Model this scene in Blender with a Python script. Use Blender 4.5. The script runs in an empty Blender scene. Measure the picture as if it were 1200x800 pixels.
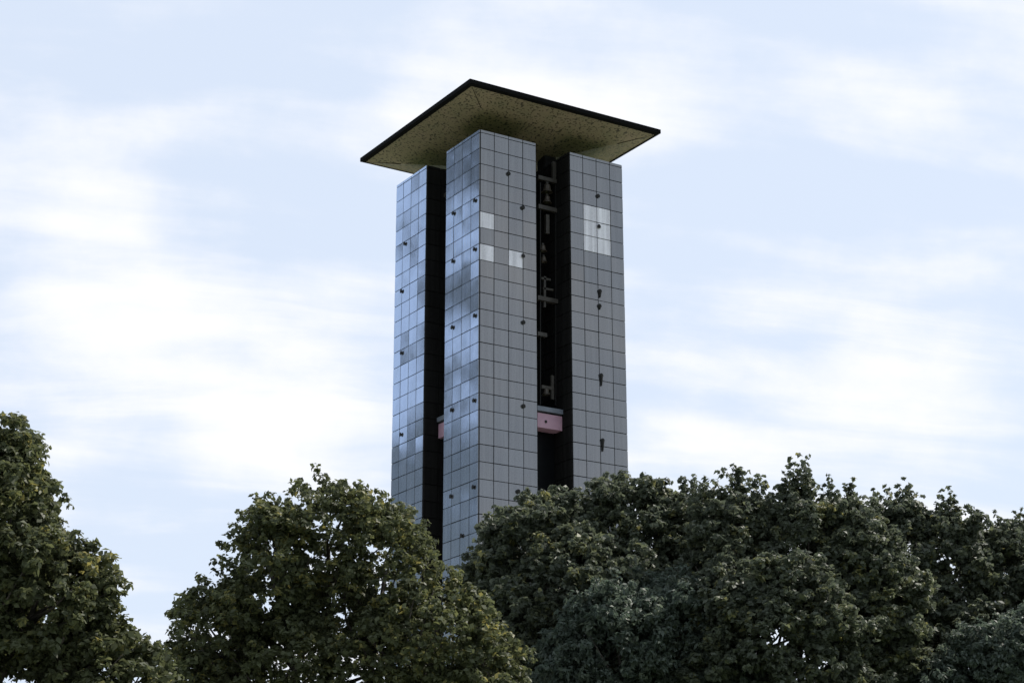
import bpy, bmesh, math, random
import numpy as np
from mathutils import Vector, Matrix

scene = bpy.context.scene
COL = scene.collection
rng = np.random.default_rng(11)
random.seed(5)
R = math.radians

# ------------------------------------------------------------------ helpers
def tag(o, label=None, cat=None, group=None, kind=None):
    if label: o["label"] = label
    if cat: o["category"] = cat
    if group: o["group"] = group
    if kind: o["kind"] = kind
    return o

def empty(name, loc):
    o = bpy.data.objects.new(name, None)
    o.location = loc
    o.empty_display_size = 0.5
    COL.objects.link(o)
    return o

def link(name, me, mats, parent=None):
    o = bpy.data.objects.new(name, me)
    for m in (mats if isinstance(mats, (list, tuple)) else [mats]):
        me.materials.append(m)
    COL.objects.link(o)
    if parent: o.parent = parent
    return o

class MB:
    """collects faces, then links them as one mesh object"""
    def __init__(s): s.v, s.f, s.m = [], [], []
    def add(s, vs, fs, mat=0):
        b = len(s.v); s.v += [tuple(p) for p in vs]
        s.f += [tuple(i + b for i in f) for f in fs]; s.m += [mat] * len(fs)
    def box(s, lo, hi, mat=0):
        (a, b, c), (d, e, f) = lo, hi
        s.add([(a,b,c),(d,b,c),(d,e,c),(a,e,c),(a,b,f),(d,b,f),(d,e,f),(a,e,f)],
              [(0,3,2,1),(4,5,6,7),(0,1,5,4),(1,2,6,5),(2,3,7,6),(3,0,4,7)], mat)
    def tube(s, pts, rad, n=8, mat=0, cap=True):
        pts = [Vector(p) for p in pts]; rings = []
        for i, p in enumerate(pts):
            t = (pts[min(i+1, len(pts)-1)] - pts[max(i-1, 0)]).normalized()
            a = t.cross(Vector((0, 0, 1)))
            if a.length < 1e-3: a = t.cross(Vector((1, 0, 0)))
            a.normalize(); b = t.cross(a); r = float(rad[i] if hasattr(rad, '__len__') else rad)
            rings.append([p + r*(a*math.cos(2*math.pi*k/n) + b*math.sin(2*math.pi*k/n)) for k in range(n)])
        vs = [q for r_ in rings for q in r_]; fs = []
        for i in range(len(pts)-1):
            for k in range(n):
                fs.append((i*n+k, i*n+(k+1) % n, (i+1)*n+(k+1) % n, (i+1)*n+k))
        if cap:
            fs.append(tuple(range(n))[::-1]); fs.append(tuple((len(pts)-1)*n+k for k in range(n)))
        s.add(vs, fs, mat)
    def lathe(s, prof, c=(0, 0, 0), n=20, mat=0):
        vs, fs = [], []
        for r, z in prof:
            for k in range(n):
                a = 2*math.pi*k/n
                vs.append((c[0]+r*math.cos(a), c[1]+r*math.sin(a), c[2]+z))
        for i in range(len(prof)-1):
            for k in range(n):
                fs.append((i*n+k, i*n+(k+1) % n, (i+1)*n+(k+1) % n, (i+1)*n+k))
        s.add(vs, fs, mat)
    def build(s, name, mats, parent=None, smooth=False, fix=True):
        me = bpy.data.meshes.new(name)
        me.from_pydata(s.v, [], s.f)
        me.polygons.foreach_set("material_index", s.m)
        if fix:
            bm = bmesh.new(); bm.from_mesh(me)
            bmesh.ops.recalc_face_normals(bm, faces=bm.faces); bm.to_mesh(me); bm.free()
        if smooth: me.polygons.foreach_set("use_smooth", [True]*len(me.polygons))
        me.update()
        return link(name, me, mats, parent)

def mat(name):
    m = bpy.data.materials.new(name); m.use_nodes = True
    nt = m.node_tree
    return m, nt, nt.nodes["Principled BSDF"]
def node(nt, t, **kw):
    n = nt.nodes.new(t)
    for k, v in kw.items():
        if k in n.inputs.keys() if hasattr(n.inputs, 'keys') else False: n.inputs[k].default_value = v
        else: setattr(n, k, v)
    return n
def ramp(nt, fac, stops):
    n = nt.nodes.new("ShaderNodeValToRGB"); e = n.color_ramp.elements
    while len(e) < len(stops): e.new(0.5)
    for el, (p, c) in zip(e, stops):
        el.position = p; el.color = (*c, 1) if len(c) == 3 else c
    nt.links.new(fac, n.inputs[0]); return n.outputs[0]
def noise(nt, vec, scale, detail=4, rough=.55, dist=0):
    n = nt.nodes.new("ShaderNodeTexNoise")
    n.inputs["Scale"].default_value = scale; n.inputs["Detail"].default_value = detail
    n.inputs["Roughness"].default_value = rough; n.inputs["Distortion"].default_value = dist
    if vec is not None: nt.links.new(vec, n.inputs["Vector"])
    return n.outputs["Fac"]
def math_n(nt, op, a, b=None, c=None, clamp=False):
    n = nt.nodes.new("ShaderNodeMath"); n.operation = op; n.use_clamp = clamp
    for i, x in enumerate((a, b, c)):
        if x is None: continue
        if isinstance(x, (int, float)): n.inputs[i].default_value = x
        else: nt.links.new(x, n.inputs[i])
    return n.outputs[0]

# ------------------------------------------------------------------ materials
def granite(name, lo, hi, rough, ior):
    m, nt, p = mat(name); L = nt.links
    tc = nt.nodes.new("ShaderNodeTexCoord").outputs["Object"]
    f = noise(nt, tc, 26, 5, .7)
    c = ramp(nt, f, [(.35, lo), (.68, hi)])
    # each stone of its own shade
    at = nt.nodes.new("ShaderNodeAttribute"); at.attribute_name = "stone"
    mix = nt.nodes.new("ShaderNodeMix"); mix.data_type = 'RGBA'; mix.blend_type = 'MULTIPLY'
    mix.inputs[0].default_value = 1
    L.new(c, mix.inputs[6]); L.new(at.outputs["Color"], mix.inputs[7])
    # rain streaks
    mp = nt.nodes.new("ShaderNodeMapping"); mp.inputs["Scale"].default_value = (3, 3, .12)
    L.new(tc, mp.inputs[0])
    st = ramp(nt, noise(nt, mp.outputs[0], 1.4, 5, .65), [(.42, (.0,)*3), (.7, (.6,)*3)])
    mix2 = nt.nodes.new("ShaderNodeMix"); mix2.data_type = 'RGBA'
    L.new(st, mix2.inputs[0]); L.new(mix.outputs[2], mix2.inputs[6]); mix2.inputs[7].default_value = (*[x*1.5 for x in hi], 1)
    L.new(mix2.outputs[2], p.inputs["Base Color"])
    rr = ramp(nt, noise(nt, tc, 1.3, 4), [(.3, (rough*.7,)*3), (.75, (rough*1.6,)*3)])
    L.new(rr, p.inputs["Roughness"])
    p.inputs["IOR"].default_value = ior
    return m
M = {}
M['granite'] = granite("polished_granite", (.045, .048, .055), (.085, .089, .098), .06, 2.25)
M['granite_shade'] = granite("granite_painted_shade", (.006, .006, .006), (.012, .012, .012), .8, 1.2)  # same granite on gap-facing sides, with the gap's shade put into its colour
M['granite_reflection'] = granite("granite_painted_reflection", (.44, .44, .49), (.66, .66, .72), .3, 1.5)  # bright cloud reflection painted as a pale base colour on chosen panels

def plain(name, lo, hi, scale=8, rough=.6, metal=0, ior=1.5):
    m, nt, p = mat(name)
    tc = nt.nodes.new("ShaderNodeTexCoord").outputs["Object"]
    c = ramp(nt, noise(nt, tc, scale, 5, .65), [(.3, lo), (.7, hi)])
    nt.links.new(c, p.inputs["Base Color"])
    p.inputs["Roughness"].default_value = rough; p.inputs["Metallic"].default_value = metal; p.inputs["IOR"].default_value = ior
    return m
M['joint'] = plain("dark_joint", (.008,)*3, (.02,)*3, rough=.95, ior=1.1)
M['cap'] = plain("black_metal", (.008,)*3, (.016,)*3, rough=.6, ior=1.3)
M['fascia'] = plain("dark_metal_fascia", (.003, .003, .0035), (.007, .007, .007), rough=.8, ior=1.15)
M['steel'] = plain("grey_steel", (.026, .024, .021), (.06, .055, .048), 4, .55)
M['bronze'] = plain("bell_bronze", (.035, .03, .024), (.075, .062, .046), 5, .5, .2)
M['pink'] = plain("dusty_pink_paint", (.35, .215, .285), (.42, .26, .335), 3, .5)
M['slate'] = plain("blue_grey_sheet", (.10, .12, .15), (.15, .17, .21), 3, .45)
M['dark_glass'] = plain("dark_glass", (.004, .0045, .006), (.006, .007, .008), 2, .35, 0, 1.15)

def soffit_mat():
    m, nt, p = mat("bronze_brown_soffit"); L = nt.links
    tc = nt.nodes.new("ShaderNodeTexCoord").outputs["Object"]
    base = ramp(nt, noise(nt, tc, 1.1, 5, .7), [(.3, (.175, .16, .10)), (.5, (.21, .175, .11)), (.72, (.235, .185, .13))])
    sp = ramp(nt, noise(nt, tc, 8.0, 1.0, .5), [(.36, (.15,)*3), (.45, (1,)*3)])
    mix = nt.nodes.new("ShaderNodeMix"); mix.data_type = 'RGBA'; mix.blend_type = 'MULTIPLY'; mix.inputs[0].default_value = .95
    L.new(base, mix.inputs[6]); L.new(sp, mix.inputs[7]); L.new(mix.outputs[2], p.inputs["Base Color"])
    p.inputs["Roughness"].default_value = .6
    b = nt.nodes.new("ShaderNodeBump"); b.inputs["Strength"].default_value = .5; b.inputs["Distance"].default_value = .03
    L.new(noise(nt, tc, 7, 4), b.inputs["Height"]); L.new(b.outputs[0], p.inputs["Normal"])
    return m
M['soffit'] = soffit_mat()

def leaf_mat(name, stops, trans=.42):
    m, nt, p = mat(name); L = nt.links
    at = nt.nodes.new("ShaderNodeAttribute"); at.attribute_name = "leaf"
    sep = nt.nodes.new("ShaderNodeSeparateColor"); L.new(at.outputs["Color"], sep.inputs[0])
    c = ramp(nt, sep.outputs[0], stops)
    L.new(c, p.inputs["Base Color"])
    p.inputs["Roughness"].default_value = .55; p.inputs["IOR"].default_value = 1.35
    tr = nt.nodes.new("ShaderNodeBsdfTranslucent")
    hs = nt.nodes.new("ShaderNodeHueSaturation"); hs.inputs["Hue"].default_value = .485
    hs.inputs["Saturation"].default_value = 1.1; hs.inputs["Value"].default_value = 1.5
    L.new(c, hs.inputs["Color"]); L.new(hs.outputs[0], tr.inputs[0])
    mx = nt.nodes.new("ShaderNodeMixShader"); mx.inputs[0].default_value = trans
    L.new(p.outputs[0], mx.inputs[1]); L.new(tr.outputs[0], mx.inputs[2])
    L.new(mx.outputs[0], nt.nodes["Material Output"].inputs[0])
    return m
M['leaf_olive'] = leaf_mat("olive_leaves", [(0, (.052, .060, .032)), (.55, (.082, .096, .050)), (.88, (.112, .125, .056)), (1, (.20, .19, .07))])
M['leaf_mid'] = leaf_mat("green_leaves", [(0, (.055, .066, .047)), (.55, (.086, .102, .072)), (.92, (.115, .130, .072)), (1, (.17, .17, .07))])
M['leaf_teal'] = leaf_mat("blue_green_leaves", [(0, (.056, .074, .058)), (.6, (.086, .109, .088)), (1, (.115, .138, .10))])
M['bark'] = plain("bark", (.03, .025, .02), (.08, .068, .055), 6, .9)

def ground_mat():
    m, nt, p = mat("grass_ground"); L = nt.links
    tc = nt.nodes.new("ShaderNodeTexCoord").outputs["Object"]
    c = ramp(nt, noise(nt, tc, .25, 6, .7), [(.3, (.055, .085, .03)), (.7, (.11, .14, .055))])
    L.new(c, p.inputs["Base Color"]); p.inputs["Roughness"].default_value = .9
    return m
M['grass'] = ground_mat()
M['paving'] = plain("pale_stone_paving", (.42, .40, .37), (.52, .50, .46), 1.5, .8)

# ------------------------------------------------------------------ camera
F_PX, PITCH, ROLL, YAW = 2238.35, .310248843, -.00132680, 1.01208576
CAM = Vector((-44.8584, -74.7385, 1.6))
fw = Vector((math.cos(YAW)*math.cos(PITCH), math.sin(YAW)*math.cos(PITCH), math.sin(PITCH)))
r0 = Vector((math.sin(YAW), -math.cos(YAW), 0)); u0 = r0.cross(fw)
rt = math.cos(ROLL)*r0 + math.sin(ROLL)*u0; up = -math.sin(ROLL)*r0 + math.cos(ROLL)*u0
cam = bpy.data.cameras.new("camera"); cam.sensor_width = 36; cam.lens = F_PX*36/1200
cam.clip_end = 6000; cam.clip_start = .1
co = bpy.data.objects.new("camera", cam); COL.objects.link(co)
co.matrix_world = Matrix(((rt.x, up.x, -fw.x, CAM.x), (rt.y, up.y, -fw.y, CAM.y), (rt.z, up.z, -fw.z, CAM.z), (0, 0, 0, 1)))
scene.camera = co
FH = Vector((math.cos(YAW), math.sin(YAW), 0))

def at(x, y, D):
    """a pixel of the photo to the point standing D metres ahead of the viewer"""
    d = fw + rt*((x-600)/F_PX) - up*((y-400)/F_PX)
    return CAM + d*(D/(d.dot(FH)))

# ------------------------------------------------------------------ ground
def sheet(name, pts, z, m):
    me = bpy.data.meshes.new(name); me.from_pydata([(x, y, z) for x, y in pts], [], [tuple(range(len(pts)))])
    return tag(link(name, me, m), kind='structure')
sheet("lawn", [(-2500, -2500), (2500, -2500), (2500, 2500), (-2500, 2500)], 0, M['grass'])
sheet("paved_forecourt", [(4.3+36*math.cos(a*math.pi/24), 4.3+36*math.sin(a*math.pi/24)) for a in range(48)], .03, M['paving'])
sheet("path", [(-60, -80), (-56, -82), (-18, -24), (-22, -21)], .015, M['paving'])

# ------------------------------------------------------------------ the tower
W, G, H = 3.3496, 1.9574, 40.6       # shaft side, gap between shafts, shaft height
S, E_ = W+G, 2*W+G
CC = W + G/2
PAN = W/4
ROWH, CAPH, JT = .84, .15, .036
tower = empty("carillon_tower", (CC, CC, 0))
tag(tower, "tall dark carillon tower of four gridded granite shafts under a wide flaring square roof", "tower")
T = Vector((-CC, -CC, 0))           # parts are written in the corner frame and shifted to the root

def shifted(b):
    b.v = [(x+T.x, y+T.y, z+T.z) for x, y, z in b.v]; return b

FACE = {  # outward normal, along-vector, corner picker
    '-y': ((0, -1, 0), (1, 0, 0)), '+y': ((0, 1, 0), (-1, 0, 0)),
    '-x': ((-1, 0, 0), (0, -1, 0)), '+x': ((1, 0, 0), (0, 1, 0))}
def face_frame(ox, oy, key):
    n, a = map(Vector, FACE[key])
    o = {'-y': (ox, oy), '+y': (ox+W, oy+W), '-x': (ox, oy+W), '+x': (ox+W, oy)}[key]
    return Vector((o[0], o[1], H)), a, n

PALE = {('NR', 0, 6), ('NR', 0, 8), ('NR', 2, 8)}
def cladding(ox, oy, inner, pale, shaft):
    b = MB(); bps = []; stone = []
    t = .05
    nrow = int((H-CAPH)/ROWH)
    for key in FACE:
        o, a, n = face_frame(ox, oy, key)
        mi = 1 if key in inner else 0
        zs = [(0, CAPH)] + [(CAPH+ROWH*i, CAPH+ROWH*(i+1)) for i in range(nrow+1)]
        for ci in range(4):
            for ri, (z0, z1) in enumerate(zs):
                z1 = min(z1, H-.02)
                if z1-z0 < .05: continue
                x0, x1 = ci*PAN, (ci+1)*PAN
                x0 += .065 if ci == 0 else JT/2*rng.uniform(.8, 1.3); x1 -= .065 if ci == 3 else JT/2*rng.uniform(.8, 1.3)
                a0, a1 = z0 + JT/2*rng.uniform(.8, 1.3) if ri else z0, z1 - JT/2*rng.uniform(.8, 1.3)
                tx, tz = rng.normal(0, .0035, 2)
                xm, zm = (x0+x1)/2, (a0+a1)/2
                jit = rng.normal(0, .0012)
                front = []; back = []
                for (x, z) in ((x0, a1), (x1, a1), (x1, a0), (x0, a0)):
                    P = o + a*x - Vector((0, 0, 1))*z
                    front.append(P + n*(jit + tx*(x-xm) + tz*(z-zm)))
                    back.append(P - n*(t-.004))
                dst = b
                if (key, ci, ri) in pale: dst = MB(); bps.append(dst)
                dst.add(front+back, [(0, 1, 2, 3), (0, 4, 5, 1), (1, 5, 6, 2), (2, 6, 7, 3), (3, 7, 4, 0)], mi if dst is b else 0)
                if dst is b: stone.append(float(np.clip(rng.normal(1, .13), .7, 1.35)))
    ob = shifted(b).build("granite_cladding", [M['granite'], M['granite_shade']], shaft, fix=False)
    at_ = ob.data.attributes.new("stone", 'FLOAT_COLOR', 'FACE')
    s5 = np.repeat(np.array(stone), 5)
    at_.data.foreach_set("color", np.stack([s5, s5, s5, np.ones_like(s5)], 1).ravel().astype(np.float32))
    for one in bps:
        op = shifted(one).build("painted_reflection_panel", [M['granite_reflection']], shaft, fix=False)
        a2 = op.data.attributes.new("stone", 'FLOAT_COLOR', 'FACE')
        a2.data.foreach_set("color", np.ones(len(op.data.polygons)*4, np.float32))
        tag(op, "panel coloured paler grey to imitate bright cloud mirrored in the dark granite")

def vent(ox, oy, key, col, row, shaft, spout=0):
    o, a, n = face_frame(ox, oy, key)
    x = col*PAN; z = CAPH*.6 + row*ROWH
    P = o + a*x - Vector((0, 0, 1))*z + T
    b = MB()
    b.tube([P - n*.03, P + n*.05], .055, 10)
    b.tube([P + n*.05, P + n*.07, P + n*.09], [.105, .11, .07], 12)
    if spout:
        q = P + n*.05
        b.tube([q, q - Vector((0, 0, spout*.5)), q - Vector((0, 0, spout))], [.09, .06, .03], 8)
        b.build("drain_spout", [M['cap']], shaft)
    else:
        b.build("vent_cap", [M['cap']], shaft)

def shaft(ox, oy, inner, pale=()):
    b = MB(); i = .05
    b.box((ox+i, oy+i, 0), (ox+W-i, oy+W-i, H-.06))
    sh = shifted(b).build("shaft", [M['joint']], tower)
    cladding(ox, oy, inner, set(pale), sh)
    return sh
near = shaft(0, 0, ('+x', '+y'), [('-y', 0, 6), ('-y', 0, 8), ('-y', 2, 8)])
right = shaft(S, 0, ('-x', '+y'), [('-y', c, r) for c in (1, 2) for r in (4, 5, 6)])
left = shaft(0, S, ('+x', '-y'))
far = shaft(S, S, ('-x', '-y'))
tag(near, "shaft at the nearest corner with a few pale panels"); tag(right, "shaft with a block of six pale panels"); tag(left, "shaft with bright bluish reflections down its side")
for c, r in ((1.97, 2.3), (2.97, 4.25), (2.97, 7.3), (2.98, 11.4), (2.97, 16.45), (2.6, 21.5)): vent(0, 0, '-y', c, r, near)
for c, r in ((.5, 4.25), (3, 4.22), (.5, 7.3), (3, 7.26), (.45, 11.38), (3, 11.38), (.48, 16.44), (3, 16.4), (.5, 21.46), (3, 21.5), (1.75, 24)):
    vent(0, 0, '-x', 4-c, r, near)
for c, r in ((2.65, 4.24), (2.98, 7.27), (2.85, 11.3), (2.75, 16.48)): vent(0, S, '-x', 4-c, r, left)
for c, r, sp in ((2.08, 2.35, 0), (2.1, 4.33, 0), (2.1, 8.48, .35), (2.06, 9.42, .2), (2.1, 13.75, .55), (2.12, 17.72, .55)):
    vent(S, 0, '-y', c, r, right, sp)
tower_z = H

# roof: flat-topped, with a shallow inverted pyramid beneath
RH, ZE, ZA = 5.764, 42.20, 41.0
b = MB()
top = [(-RH, -RH), (RH, -RH), (RH, RH), (-RH, RH)]
b.add([(x, y, ZE+.2) for x, y in top] + [(0, 0, ZE+.42)], [(0, 1, 4), (1, 2, 4), (2, 3, 4), (3, 0, 4)])
roof = b.build("roof", [M['fascia']], tower)
b = MB()
ti, to = RH-.0, RH+.012
for k in range(4):
    (x0, y0), (x1, y1) = top[k], top[(k+1) % 4]
    f = lambda q, r: (q[0]*r/RH, q[1]*r/RH)
    p0, p1 = f(top[k], to), f(top[(k+1) % 4], to); q0, q1 = f(top[k], RH-.2), f(top[(k+1) % 4], RH-.2)
    zi = ZE + .2*(ZA-ZE)/RH
    b.add([(*p0, ZE), (*p1, ZE), (*p1, ZE+.215), (*p0, ZE+.215)], [(0, 1, 2, 3)])
    b.add([(*p0, ZE), (*p1, ZE), (*q1, zi-.02), (*q0, zi-.02)], [(3, 2, 1, 0)])
b.build("fascia", [M['fascia']], roof)
b = MB()
ri = RH-.19; zi = ZE + .19*(ZA-ZE)/RH
n = 12
for k in range(4):
    p, q = Vector((*top[k], 0))*(ri/RH), Vector((*top[(k+1) % 4], 0))*(ri/RH)
    b.add([(p.x, p.y, zi), (q.x, q.y, zi), (0, 0, ZA)], [(0, 2, 1)])
b.build("soffit", [M['soffit']], roof)
# hip seams
for x, y in top:
    b = MB()
    b.tube([(x*.965, y*.965, ZE-.03), (x*.72, y*.72, ZE-.02+(ZA-ZE)*.28)], .016, 6)
    b.build("hip_seam", [M['fascia']], roof)

# core column carrying the roof, steel in the gaps, the player's cabin
b = MB()
b.box((CC-.8, CC-.8, 0), (CC+.8, CC+.8, 41.22)); 
for sx in (-1, 1):
    for sy in (-1, 1):
        cx, cy = CC+sx*(G/2+.5), CC+sy*(G/2+.5)
        b.box((cx-.35, cy-.35, H-.1), (cx+.35, cy+.35, 41.5))
shifted(b).build("core_column", [M['joint']], tower)

ZC0, ZC1 = 26.06, 26.79
cabin_b = MB()
cabin_b.box((W+.02, PAN, ZC0), (S-.02, E_-PAN, ZC1)); cabin_b.box((PAN, W+.02, ZC0+.002), (W+.018, S-.02, ZC1-.002)); cabin_b.box((S-.018, W+.02, ZC0+.002), (E_-PAN, S-.02, ZC1-.002))
cabin = shifted(cabin_b).build("cabin", [M['pink']], tower)
tag(cabin, "dusty pink band of the cabin between the shafts")
b = MB()
b.box((W+.02, PAN-.1, ZC1+.09), (S-.02, E_-PAN+.1, ZC1+.32)); b.box((PAN-.1, W+.02, ZC1+.092), (W+.018, S-.02, ZC1+.318)); b.box((S-.018, W+.02, ZC1+.092), (E_-PAN+.1, S-.02, ZC1+.318))
shifted(b).build("cabin_roof", [M['slate']], cabin)
b = MB()
b.box((W+.03, PAN+.7, ZC0-3.2), (S-.03, E_-PAN-.7, ZC0-.01)); b.box((PAN+.25, W+.03, ZC0-3.2), (W+.028, S-.03, ZC0-.012)); b.box((S-.028, W+.03, ZC0-3.2), (E_-PAN-.25, S-.03, ZC0-.012))
shifted(b).build("window", [M['dark_glass']], cabin)
b = MB()
b.box((W+.12, PAN+.15, ZC0-3.0), (W+.2, PAN+.24, ZC0-.5)); b.box((W+.2, PAN+.16, ZC0-.6), (W+.34, PAN+.23, ZC0-.5)); b.box((W+.2, PAN+.16, ZC0-3.0), (W+.6, PAN+.23, ZC0-2.85))
shifted(b).build("window_frame", [M['slate']], cabin)
b = MB()
b.lathe([(0.001, 0), (.07, 0), (.07, .03), (.001, .04)], (0, 0, 0), 12)
b.v = [(x, -z, y) for x, y, z in b.v]
b.v = [(x+W+.98, y+PAN, z+ZC0+.33) for x, y, z in b.v]
shifted(b).build("lamp", [M['cap']], cabin)

def beam(p, q, w_, h_, name="steel_beam", m='steel'):
    p, q = Vector(p), Vector(q); d = (q-p).normalized()
    a = d.cross(Vector((0, 0, 1)));
    if a.length < 1e-3: a = Vector((1, 0, 0))
    a.normalize(); c = a.cross(d)
    b = MB(); vs = []
    for P in (p, q):
        for i, j in ((-1, -1), (1, -1), (1, 1), (-1, 1)): vs.append(P + a*i*w_/2 + c*j*h_/2)
    b.add(vs, [(0, 1, 2, 3), (4, 7, 6, 5), (0, 4, 5, 1), (1, 5, 6, 2), (2, 6, 7, 3), (3, 7, 4, 0)])
    return shifted(b).build(name, [M[m]], tower)
vr = 1.25
def gx(px):   # along-gap position (at depth vr) of a point of the photo
    d = fw + rt*((px-600)/F_PX); t = (vr-CAM.y)/d.y
    return CAM.x + d.x*t
def gz(px, py):
    d = fw + rt*((px-600)/F_PX) - up*((py-400)/F_PX); t = (vr-CAM.y)/d.y
    return CAM.z + d.z*t
def at_gap(px, py):
    d = fw + rt*((px-600)/F_PX) - up*((py-400)/F_PX); t = (vr-CAM.y)/d.y
    return CAM + d*t
for (p, q, w_, h_) in [((630, 208), (652, 213), .2, .2), ((630, 242), (652, 247), .2, .22), ((629, 349), (656, 357), .25, .22), ((629, 391), (640, 394), .2, .2),
                       ((634, 453), (648, 452), .14, .16)]:
    P, Q = at_gap(*p), at_gap(*q); Q.z = P.z; beam(P, Q, w_, h_)
for (p, q, w_, h_) in [((638, 324), (638, 360), .1, .12), ((634, 326), (645, 328), .1, .1), ((636, 338), (648, 340), .1, .1),
                       ((641, 252), (641, 274), .16, .2), ((649, 190), (649, 213), .14, .2), ((647, 440), (647, 468), .12, .16)]:
    beam(at_gap(*p), at_gap(*q), w_, h_, "steel_post" if abs(p[0]-q[0]) < 3 else "steel_bracket")
for p, q in [((633, 214), (633, 475)), ((651, 214), (651, 475))]:
    beam(at_gap(*p), at_gap(*q), .06, .06, 'steel_post', 'cap')
# across the left gap
beam((1.1, W+.02, 39.1), (1.1, S-.02, 39.1), .2, .2)
beam((1.3, W+.62, 37.6), (1.3, W+.62, 39.0), .25, .25, "steel_bracket")
beam((.9, W+.12, 20), (.9, W+.12, 39), .03, .03, "steel_rod", 'bronze')

# bells hung in the gap
def bell(px, py, r, label):
    c = at_gap(px, py)
    o = empty("bell", c)
    b = MB()
    prof = [(.001, 1.45), (.3, 1.44), (.5, 1.36), (.56, 1.2), (.6, .9), (.68, .5), (.8, .22), (1.0, .0), (.95, -.02), (.72, .2), (.6, .5), (.001, 1.25)]
    b.lathe([(x*r, z*r - .7*r) for x, z in prof], n=24)
    b.build("bell_body", [M['bronze']], o, smooth=True)
    b = MB(); b.tube([(0, 0, .72*r), (0, 0, 1.1*r)], .16*r, 8); b.box((-.3*r, -.12*r, 1.0*r), (.3*r, .12*r, 1.2*r))
    b.build("hanger", [M['steel']], o)
    tag(o, label, "bell", "bells hung in the gap between the shafts")
bell(641, 221, .31, "large bronze bell just beneath the roof, topmost in the gap between the granite shafts")
bell(641, 234, .26, "second bronze bell from the roof, hung under the topmost bell and above a grey beam")
bell(636, 291, .23, "small flared bell halfway down the upper gap, level with the pale panels")
bell(637, 304, .2, "smallest bell in the gap, hung right under the small flared bell")
bell(640, 459, .24, "lone bronze bell hanging just above the pink cabin band")

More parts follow.
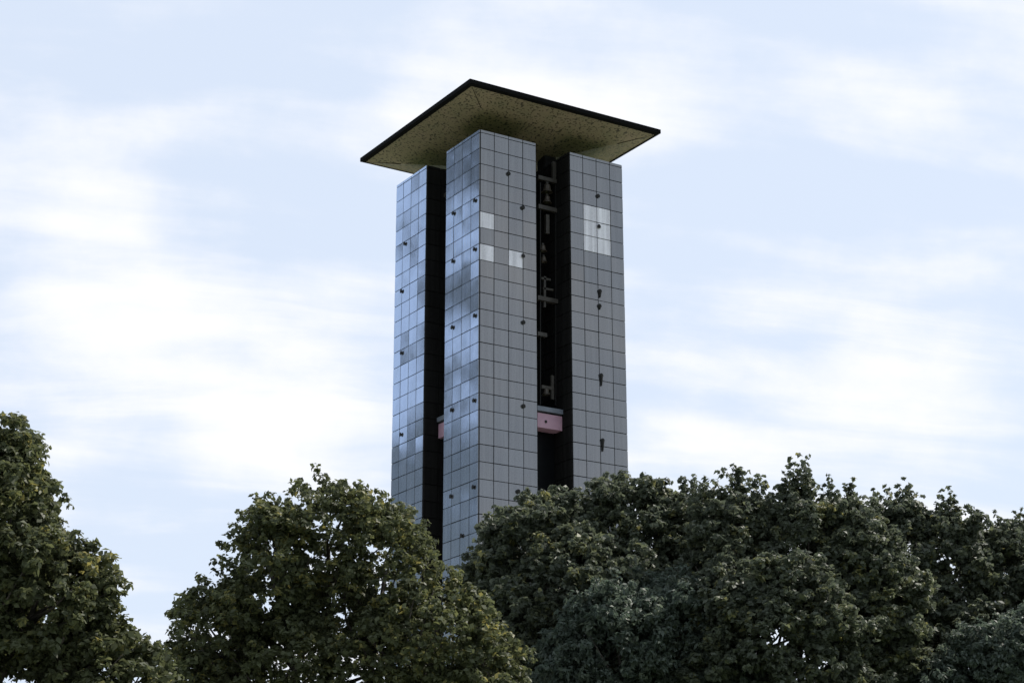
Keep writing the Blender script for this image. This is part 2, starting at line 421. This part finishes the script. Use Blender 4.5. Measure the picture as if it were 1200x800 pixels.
# ------------------------------------------------------------------ trees
def tree(label, lobes, D, leafmat, n_clusters, leaves=13, sprigs=8, lsize=.2, hue=0., dens=.62, spikes=(), clump=(.32, .62), droop=0., trunk_px=None, mats_extra=None):
    """lobes in photo pixels (x, y, rx, ry, depth shift in metres, depth radius factor)"""
    L = []
    for (x, y, rx, ry, dd, df) in lobes:
        c = at(x, y, D+dd); k = (D+dd)/F_PX*1.02
        L.append((np.array(c), rx*k, ry*k*1.05, max(rx, ry)*k*df))
    base = at(trunk_px if trunk_px is not None else lobes[0][0], 400, D); base.z = 0
    root = empty(label[1], base)
    tag(root, label[0], "tree")
    B = np.array(base)
    rr, ff = np.array(rt), np.array(FH)
    vol = np.array([a*b_*c for _, a, b_, c in L])**(2/3); vol /= vol.sum()
    cents, crad = [], []
    if spikes:      # more thin upright twigs between the tall ones
        sx = sorted(spikes)
        for k in range(22):
            i = rng.integers(0, len(sx)-1); f_ = rng.random()
            spikes = list(spikes) + [(sx[i][0]+f_*(sx[i+1][0]-sx[i][0]), sx[i][1]+f_*(sx[i+1][1]-sx[i][1])+rng.uniform(2, 12), rng.uniform(.9, 1.5), rng.uniform(-.5, .5))]
    while len(cents) < int(n_clusters*1.3):
        i = rng.choice(len(L), p=vol); c, a, b_, d_ = L[i]
        v = rng.normal(size=3); v /= np.linalg.norm(v)
        rad = rng.uniform(dens, 1.0)
        rc = rng.uniform(*clump)
        sc = max(.3, 1 - .38*rc/max(a, b_))
        P = c + rr*v[0]*a*rad*sc + ff*v[1]*d_*rad*sc + np.array([0, 0, 1])*v[2]*b_*rad*sc
        # keep to the outside of the union of the lobes
        inside = False
        for j, (c2, a2, b2, d2) in enumerate(L):
            if j == i: continue
            q = P-c2
            if (q@rr/a2)**2 + (q@ff/d2)**2 + (q[2]/b2)**2 < dens*dens*.8: inside = True; break
        if inside and rng.random() < .8: continue
        cents.append(P); crad.append(rc)
    for (x, y, h, dd) in spikes:
        P = np.array(at(x, y-9, D+dd))
        for k in range(int(h/.22)+1):
            cents.append(P - np.array([0, 0, k*.22]) + rng.normal(0, .05, 3)); crad.append(.08 + .03*k)
    c2, r2, t2 = [], [], []
    ct = rng.normal(.5, .13, len(cents))
    for k, (P, rc) in enumerate(zip(cents, crad)):
        if k >= int(n_clusters*1.3):
            c2.append(P); r2.append(rc); t2.append(ct[k]); continue
        for _ in range(int(sprigs*(rc/.45)**1.5)+1):
            v = rng.normal(size=3); v /= np.linalg.norm(v)
            c2.append(P + v*rc*rng.uniform(.5, 1.15)*np.array([1, 1, .8])); r2.append(rng.uniform(.09, .21)); t2.append(ct[k]+rng.normal(0, .12))
    cents = np.array(c2); crad = np.array(r2); ctone = np.array(t2)
    nl = np.maximum(6, leaves*(crad/.16)**2).astype(int)
    idx = np.repeat(np.arange(len(cents)), nl); N = len(idx)
    v = rng.normal(size=(N, 3)); v /= np.linalg.norm(v, axis=1)[:, None]
    rad = rng.uniform(.35, 1.05, N)**.6
    sq = np.where((rng.random(len(cents)) < .5)[idx], .62, .85)
    P = cents[idx] + v*(crad[idx]*rad)[:, None]*np.stack([np.ones(N), np.ones(N), sq], 1)
    P[:, 2] -= droop*rng.random(N)*crad[idx]
    # leaf normal: outward, biased upward
    nn = v*.55 + np.array([0, 0, .55]) + rng.normal(0, .42, (N, 3)); nn /= np.linalg.norm(nn, axis=1)[:, None]
    t = rng.normal(size=(N, 3)); t[:, 2] -= .5 + droop*1.5
    t -= nn*(t*nn).sum(1)[:, None]; t /= np.linalg.norm(t, axis=1)[:, None]
    s = np.cross(nn, t)
    ln = .92*lsize*rng.uniform(.5, 1.35, N)[:, None]; wd = ln*rng.uniform(.55, .8, N)[:, None]
    if droop: wd = wd*.7
    cup = ln*rng.uniform(.02, .16, N)[:, None]
    p0 = P - t*ln*.5; p1 = P + t*ln*.02 + s*wd*.5 + nn*cup; p2 = P + t*ln*.55 - nn*cup*.5; p3 = P + t*ln*.02 - s*wd*.5 + nn*cup
    V = np.stack([p0, p1, p2, p3], 1).reshape(-1, 3) - B
    Fc = np.arange(N*4)
    me = bpy.data.meshes.new("crown")
    me.vertices.add(N*4); me.vertices.foreach_set("co", V.astype(np.float32).ravel())
    me.loops.add(N*4); me.loops.foreach_set("vertex_index", Fc.astype(np.int32))
    me.polygons.add(N); me.polygons.foreach_set("loop_start", (np.arange(N)*4).astype(np.int32))
    me.update(calc_edges=True)
    tone = np.clip(ctone[idx] + rng.normal(0, .17, N) + hue, 0, 1)
    at_ = me.attributes.new("leaf", 'FLOAT_COLOR', 'FACE')
    tt = tone
    at_.data.foreach_set("color", np.stack([tt, tt, tt, np.ones_like(tt)], 1).astype(np.float32).ravel())
    link("crown", me, leafmat, root)
    # trunk and limbs
    b = MB()
    top = np.mean([l[0] for l in L], axis=0) - B
    hgt = max(l[0][2] for l in L)
    tr = .022*hgt
    mid = np.array([top[0]*.15, top[1]*.15, hgt*.38])
    b.tube([(0, 0, -.1), (0, 0, .5), tuple(mid*.5), tuple(mid)], [tr*1.6, tr*1.1, tr*.95, tr*.8], 10)
    for (c, a, b_, d_) in L:
        e = c - B
        q = mid + (e-mid)*.5 + np.array([0, 0, -.08*hgt]) + rng.normal(0, .25, 3)
        b.tube([tuple(mid-np.array([0, 0, .3])), tuple(q), tuple(e)], [tr*.7, tr*.42, tr*.2], 7)
        for k in range(9):
            v = rng.normal(size=3); v /= np.linalg.norm(v); v[2] = abs(v[2])*.9 - .15
            e2 = e + rr*v[0]*a*.85 + ff*v[1]*d_*.85 + np.array([0, 0, 1])*v[2]*b_*.85
            s0 = q + (e-q)*rng.uniform(.3, 1)
            m_ = (s0+e2)/2 + rng.normal(0, .2, 3)
            b.tube([tuple(s0), tuple(m_), tuple(e2)], [tr*.22, tr*.12, tr*.04], 5)
    b.build("trunk", [M['bark']], root, smooth=True)
    return root

tree(("tall dense broad-leaved tree cut off at the far left of the view", "broadleaf_tree"),
     [(-45, 640, 100, 190, 0, .9), (12, 622, 50, 125, -.5, 1.), (45, 700, 92, 90, -1, 1.), (95, 690, 45, 40, -1, 1.), (105, 780, 75, 62, -.5, 1.), (160, 800, 40, 50, 0, 1.), (-20, 850, 170, 150, 0, .8)],
     42, M['leaf_olive'], 620, 20, 8, .17, clump=(.28, .55), trunk_px=-60)
tree(("loose rounded tree with gaps of sky in it, in front of the tower's left shaft", "broadleaf_tree"),
     [(385, 641, 88, 88, .5, .8), (318, 672, 66, 92, 0, .8), (452, 668, 62, 88, 0, .9), (515, 748, 74, 84, -.8, .9), (255, 745, 55, 75, 0, .9), (400, 800, 150, 85, .5, .5), (330, 790, 75, 70, -.5, .8), (465, 780, 85, 85, -.5, .8), (565, 800, 50, 80, -.5, .9), (220, 800, 35, 65, 0, 1)],
     52, M['leaf_olive'], 640, 17, 7, .17, hue=.07, dens=.66, clump=(.3, .6), trunk_px=400)
tree(("broad dense dome-shaped tree hiding the foot of the tower's right shaft", "broadleaf_tree"),
     [(640, 675, 95, 100, 0, .9), (735, 640, 80, 88, 1, .9), (592, 700, 55, 75, 0, .9), (805, 655, 62, 85, 1, .9), (700, 760, 150, 130, -1.5, .7), (605, 790, 60, 95, -1, .9), (800, 720, 60, 80, 0, .9)],
     62, M['leaf_mid'], 900, 20, 8, .2, dens=.7, clump=(.3, .62), trunk_px=690)
sp = [(840, 563, 1.4, 0), (862, 553, 1.8, .3), (868, 556, 1.5, .3), (895, 566, 1.3, -.2), (918, 563, 1.2, 0), (927, 548, 2.0, .2), (936, 544, 2.2, 0), (945, 546, 2.0, -.2), (948, 562, 1.2, .2), (972, 564, 1.3, 0), (998, 572, 1.4, .3), (990, 576, 1.2, .3), (825, 568, 1.2, 0), (811, 565, 1.2, 0)]
tree(("tree with a ragged crest of upright twigs, right of the tower", "broadleaf_tree"),
     [(855, 665, 70, 80, 0, .9), (935, 655, 72, 82, 0, .9), (995, 676, 58, 95, .5, .9), (1030, 720, 58, 95, .5, .9), (900, 770, 140, 120, -2, .7), (885, 750, 70, 70, -3, .8)],
     60, M['leaf_mid'], 820, 20, 8, .19, dens=.7, spikes=sp, clump=(.28, .58), trunk_px=915)
sp = [(1025, 582, 1.3, 0), (1036, 578, 1.5, 0), (1060, 574, 1.6, .2), (1066, 576, 1.4, 0), (1080, 592, 1.2, 0), (1105, 586, 1.5, 0), (1113, 583, 1.6, .3), (1119, 590, 1.3, 0), (1138, 602, 1.3, 0), (1168, 609, 1.3, 0), (1190, 610, 1.3, 0), (1197, 606, 1.5, 0)]
tree(("dark tree sloping down to the right edge of the view", "broadleaf_tree"),
     [(1055, 670, 66, 82, 0, .9), (1115, 685, 58, 92, 0, .9), (1185, 705, 68, 90, .5, .9), (1260, 720, 80, 100, 0, .9), (1110, 800, 150, 110, -1, .7)],
     65, M['leaf_mid'], 760, 20, 8, .2, dens=.68, spikes=sp, clump=(.3, .62), trunk_px=1120)
tree(("lower cool blue-green tree standing before the dome-shaped one, at the bottom of the view", "broadleaf_tree"),
     [(725, 765, 72, 85, 0, .7), (795, 755, 62, 85, .6, .7), (670, 800, 50, 62, 0, .9), (850, 800, 56, 72, .6, .9), (760, 715, 55, 52, 1.6, .8)],
     57.5, M['leaf_teal'], 520, 20, 8, .19, droop=.6, dens=.6, clump=(.25, .6), trunk_px=750)
tree(("lower cool blue-green tree in the bottom right corner of the view", "broadleaf_tree"),
     [(1165, 790, 66, 66, 0, .8), (1225, 780, 60, 80, .3, .9), (1100, 830, 60, 60, 0, .9)],
     60, M['leaf_teal'], 330, 20, 8, .19, droop=.5, dens=.6, clump=(.25, .6), trunk_px=1180)

# ------------------------------------------------------------------ sky and sun
SUN_AZ, SUN_EL = 4., 50.
world = bpy.data.worlds.new("World"); scene.world = world; world.use_nodes = True
nt = world.node_tree; L = nt.links
bg = nt.nodes["Background"]; bg.inputs[1].default_value = .1
sky = nt.nodes.new("ShaderNodeTexSky"); sky.sky_type = 'NISHITA'; sky.sun_disc = False
sky.sun_elevation = R(SUN_EL); sky.sun_rotation = R(90-SUN_AZ); sky.air_density = 1.0; sky.dust_density = 1.0; sky.ozone_density = 1.5
tcw = nt.nodes.new("ShaderNodeTexCoord").outputs["Generated"]
sep = nt.nodes.new("ShaderNodeSeparateXYZ"); L.new(tcw, sep.inputs[0])
dz = math_n(nt, 'ADD', math_n(nt, 'MAXIMUM', sep.outputs[2], 0.0), .22)
cmb = nt.nodes.new("ShaderNodeCombineXYZ")
L.new(math_n(nt, 'DIVIDE', sep.outputs[0], dz), cmb.inputs[0]); L.new(math_n(nt, 'DIVIDE', sep.outputs[1], dz), cmb.inputs[1])
rot = nt.nodes.new("ShaderNodeMapping"); 
rot.vector_type = 'TEXTURE'
rot.inputs["Rotation"].default_value = (0, 0, YAW+.18); rot.inputs["Scale"].default_value = (.42, 1.2, 1)
L.new(cmb.outputs[0], rot.inputs[0])
plane = rot.outputs[0]
n1 = noise(nt, plane, 3.2, 6, .52, .3)
n2 = noise(nt, tcw, 16, 6, .6)
def lobe(az, el, width, amount):
    v = Vector((math.cos(R(el))*math.cos(R(az)), math.cos(R(el))*math.sin(R(az)), math.sin(R(el))))
    d = nt.nodes.new("ShaderNodeVectorMath"); d.operation = 'DOT_PRODUCT'
    L.new(tcw, d.inputs[0]); d.inputs[1].default_value = v
    mr = nt.nodes.new("ShaderNodeMapRange"); mr.interpolation_type = 'SMOOTHERSTEP'
    mr.inputs[1].default_value = math.cos(R(width)); mr.inputs[2].default_value = 1.0
    mr.inputs[3].default_value = 0; mr.inputs[4].default_value = amount
    L.new(d.outputs["Value"], mr.inputs[0]); return mr.outputs[0]
def pix(x, y):
    d = (fw + rt*((x-600)/F_PX) - up*((y-400)/F_PX)).normalized()
    return math.degrees(math.atan2(d.y, d.x)), math.degrees(math.asin(d.z))
mask = math_n(nt, 'ADD', n1, math_n(nt, 'MULTIPLY', math_n(nt, 'SUBTRACT', n2, .5), .35))
for az, el, wd, am in [(*pix(200, 400), 7, .16), (*pix(330, 520), 4, .12), (*pix(950, 520), 7, .14), (*pix(650, 60), 7, .08),
                       (*pix(300, 250), 4, -.14), (*pix(200, 590), 4, -.16), (*pix(880, 300), 5, -.14), (*pix(380, 30), 4, -.08),
                       (118.0, 16.4, 2.3, .5), (118.0, 19.8, 2.3, .5), (118.0, 22.6, 2.2, .45), (120.6, 17.7, 1.2, .55), (120.8, 20.8, 1.4, .3), (121.0, 15.4, 1.0, .3)]:
    mask = math_n(nt, 'ADD', mask, lobe(az, el, wd, am))
cm = nt.nodes.new("ShaderNodeMapRange"); cm.interpolation_type = 'SMOOTHSTEP'
cm.inputs[1].default_value = .40; cm.inputs[2].default_value = .80; L.new(mask, cm.inputs[0])
# broken bright cloud low on the left of the tower, in otherwise deep blue
n3 = noise(nt, tcw, 95, 4, .65)
pm = math_n(nt, 'MULTIPLY', math_n(nt, 'SUBTRACT', n3, .5), 2.0)
for az, el, wd, am in [(117.2, 16.6, 2.6, 1.1), (117.2, 19.4, 2.6, 1.1), (117.2, 22.6, 2.6, 1.0), (120.5, 17.8, 1.1, .75), (120.7, 21.0, 1.7, .46), (120.9, 15.6, 1.2, .36)]:
    pm = math_n(nt, 'ADD', pm, lobe(az, el, wd, am))
pr = nt.nodes.new("ShaderNodeMapRange"); pr.interpolation_type = 'SMOOTHSTEP'
pr.inputs[1].default_value = .22; pr.inputs[2].default_value = .30; L.new(pm, pr.inputs[0])
region = lobe(120.5, 18, 26, 1.0)
def mixcol(fac, a, b):
    m = nt.nodes.new("ShaderNodeMix"); m.data_type = 'RGBA'
    for sck, x in ((m.inputs[0], fac), (m.inputs[6], a), (m.inputs[7], b)):
        if isinstance(x, tuple): sck.default_value = (*x, 1)
        else: L.new(x, sck)
    return m.outputs[2]
veil = math_n(nt, 'SUBTRACT', .86, math_n(nt, 'MULTIPLY', region, .76))
base = mixcol(veil, sky.outputs[0], (5.95, 6.65, 7.8))
cl = math_n(nt, 'MULTIPLY', cm.outputs[0], math_n(nt, 'SUBTRACT', 1.0, region))
c1 = mixcol(cl, base, (7.75, 7.8, 8.1))
c2 = mixcol(math_n(nt, 'MULTIPLY', pr.outputs[0], math_n(nt, 'MINIMUM', math_n(nt, 'MULTIPLY', region, 1.2), 1.0)), c1, (10.8, 15.2, 24.5))
L.new(c2, bg.inputs[0])

sd = bpy.data.lights.new("sun", 'SUN'); sd.energy = 4.2; sd.angle = R(.6); sd.color = (1, .95, .86)
so = bpy.data.objects.new("sun", sd); COL.objects.link(so)
dirv = Vector((math.cos(R(SUN_EL))*math.cos(R(SUN_AZ)), math.cos(R(SUN_EL))*math.sin(R(SUN_AZ)), math.sin(R(SUN_EL))))
so.rotation_euler = dirv.to_track_quat('Z', 'Y').to_euler(); so.location = (0, 0, 60)

vs = scene.view_settings
scene.display_settings.display_device = 'sRGB'
vs.view_transform = 'Standard'; vs.look = 'None'; vs.exposure = .4; vs.gamma = 1
scene.cycles.max_bounces = 6; scene.cycles.use_denoising = True
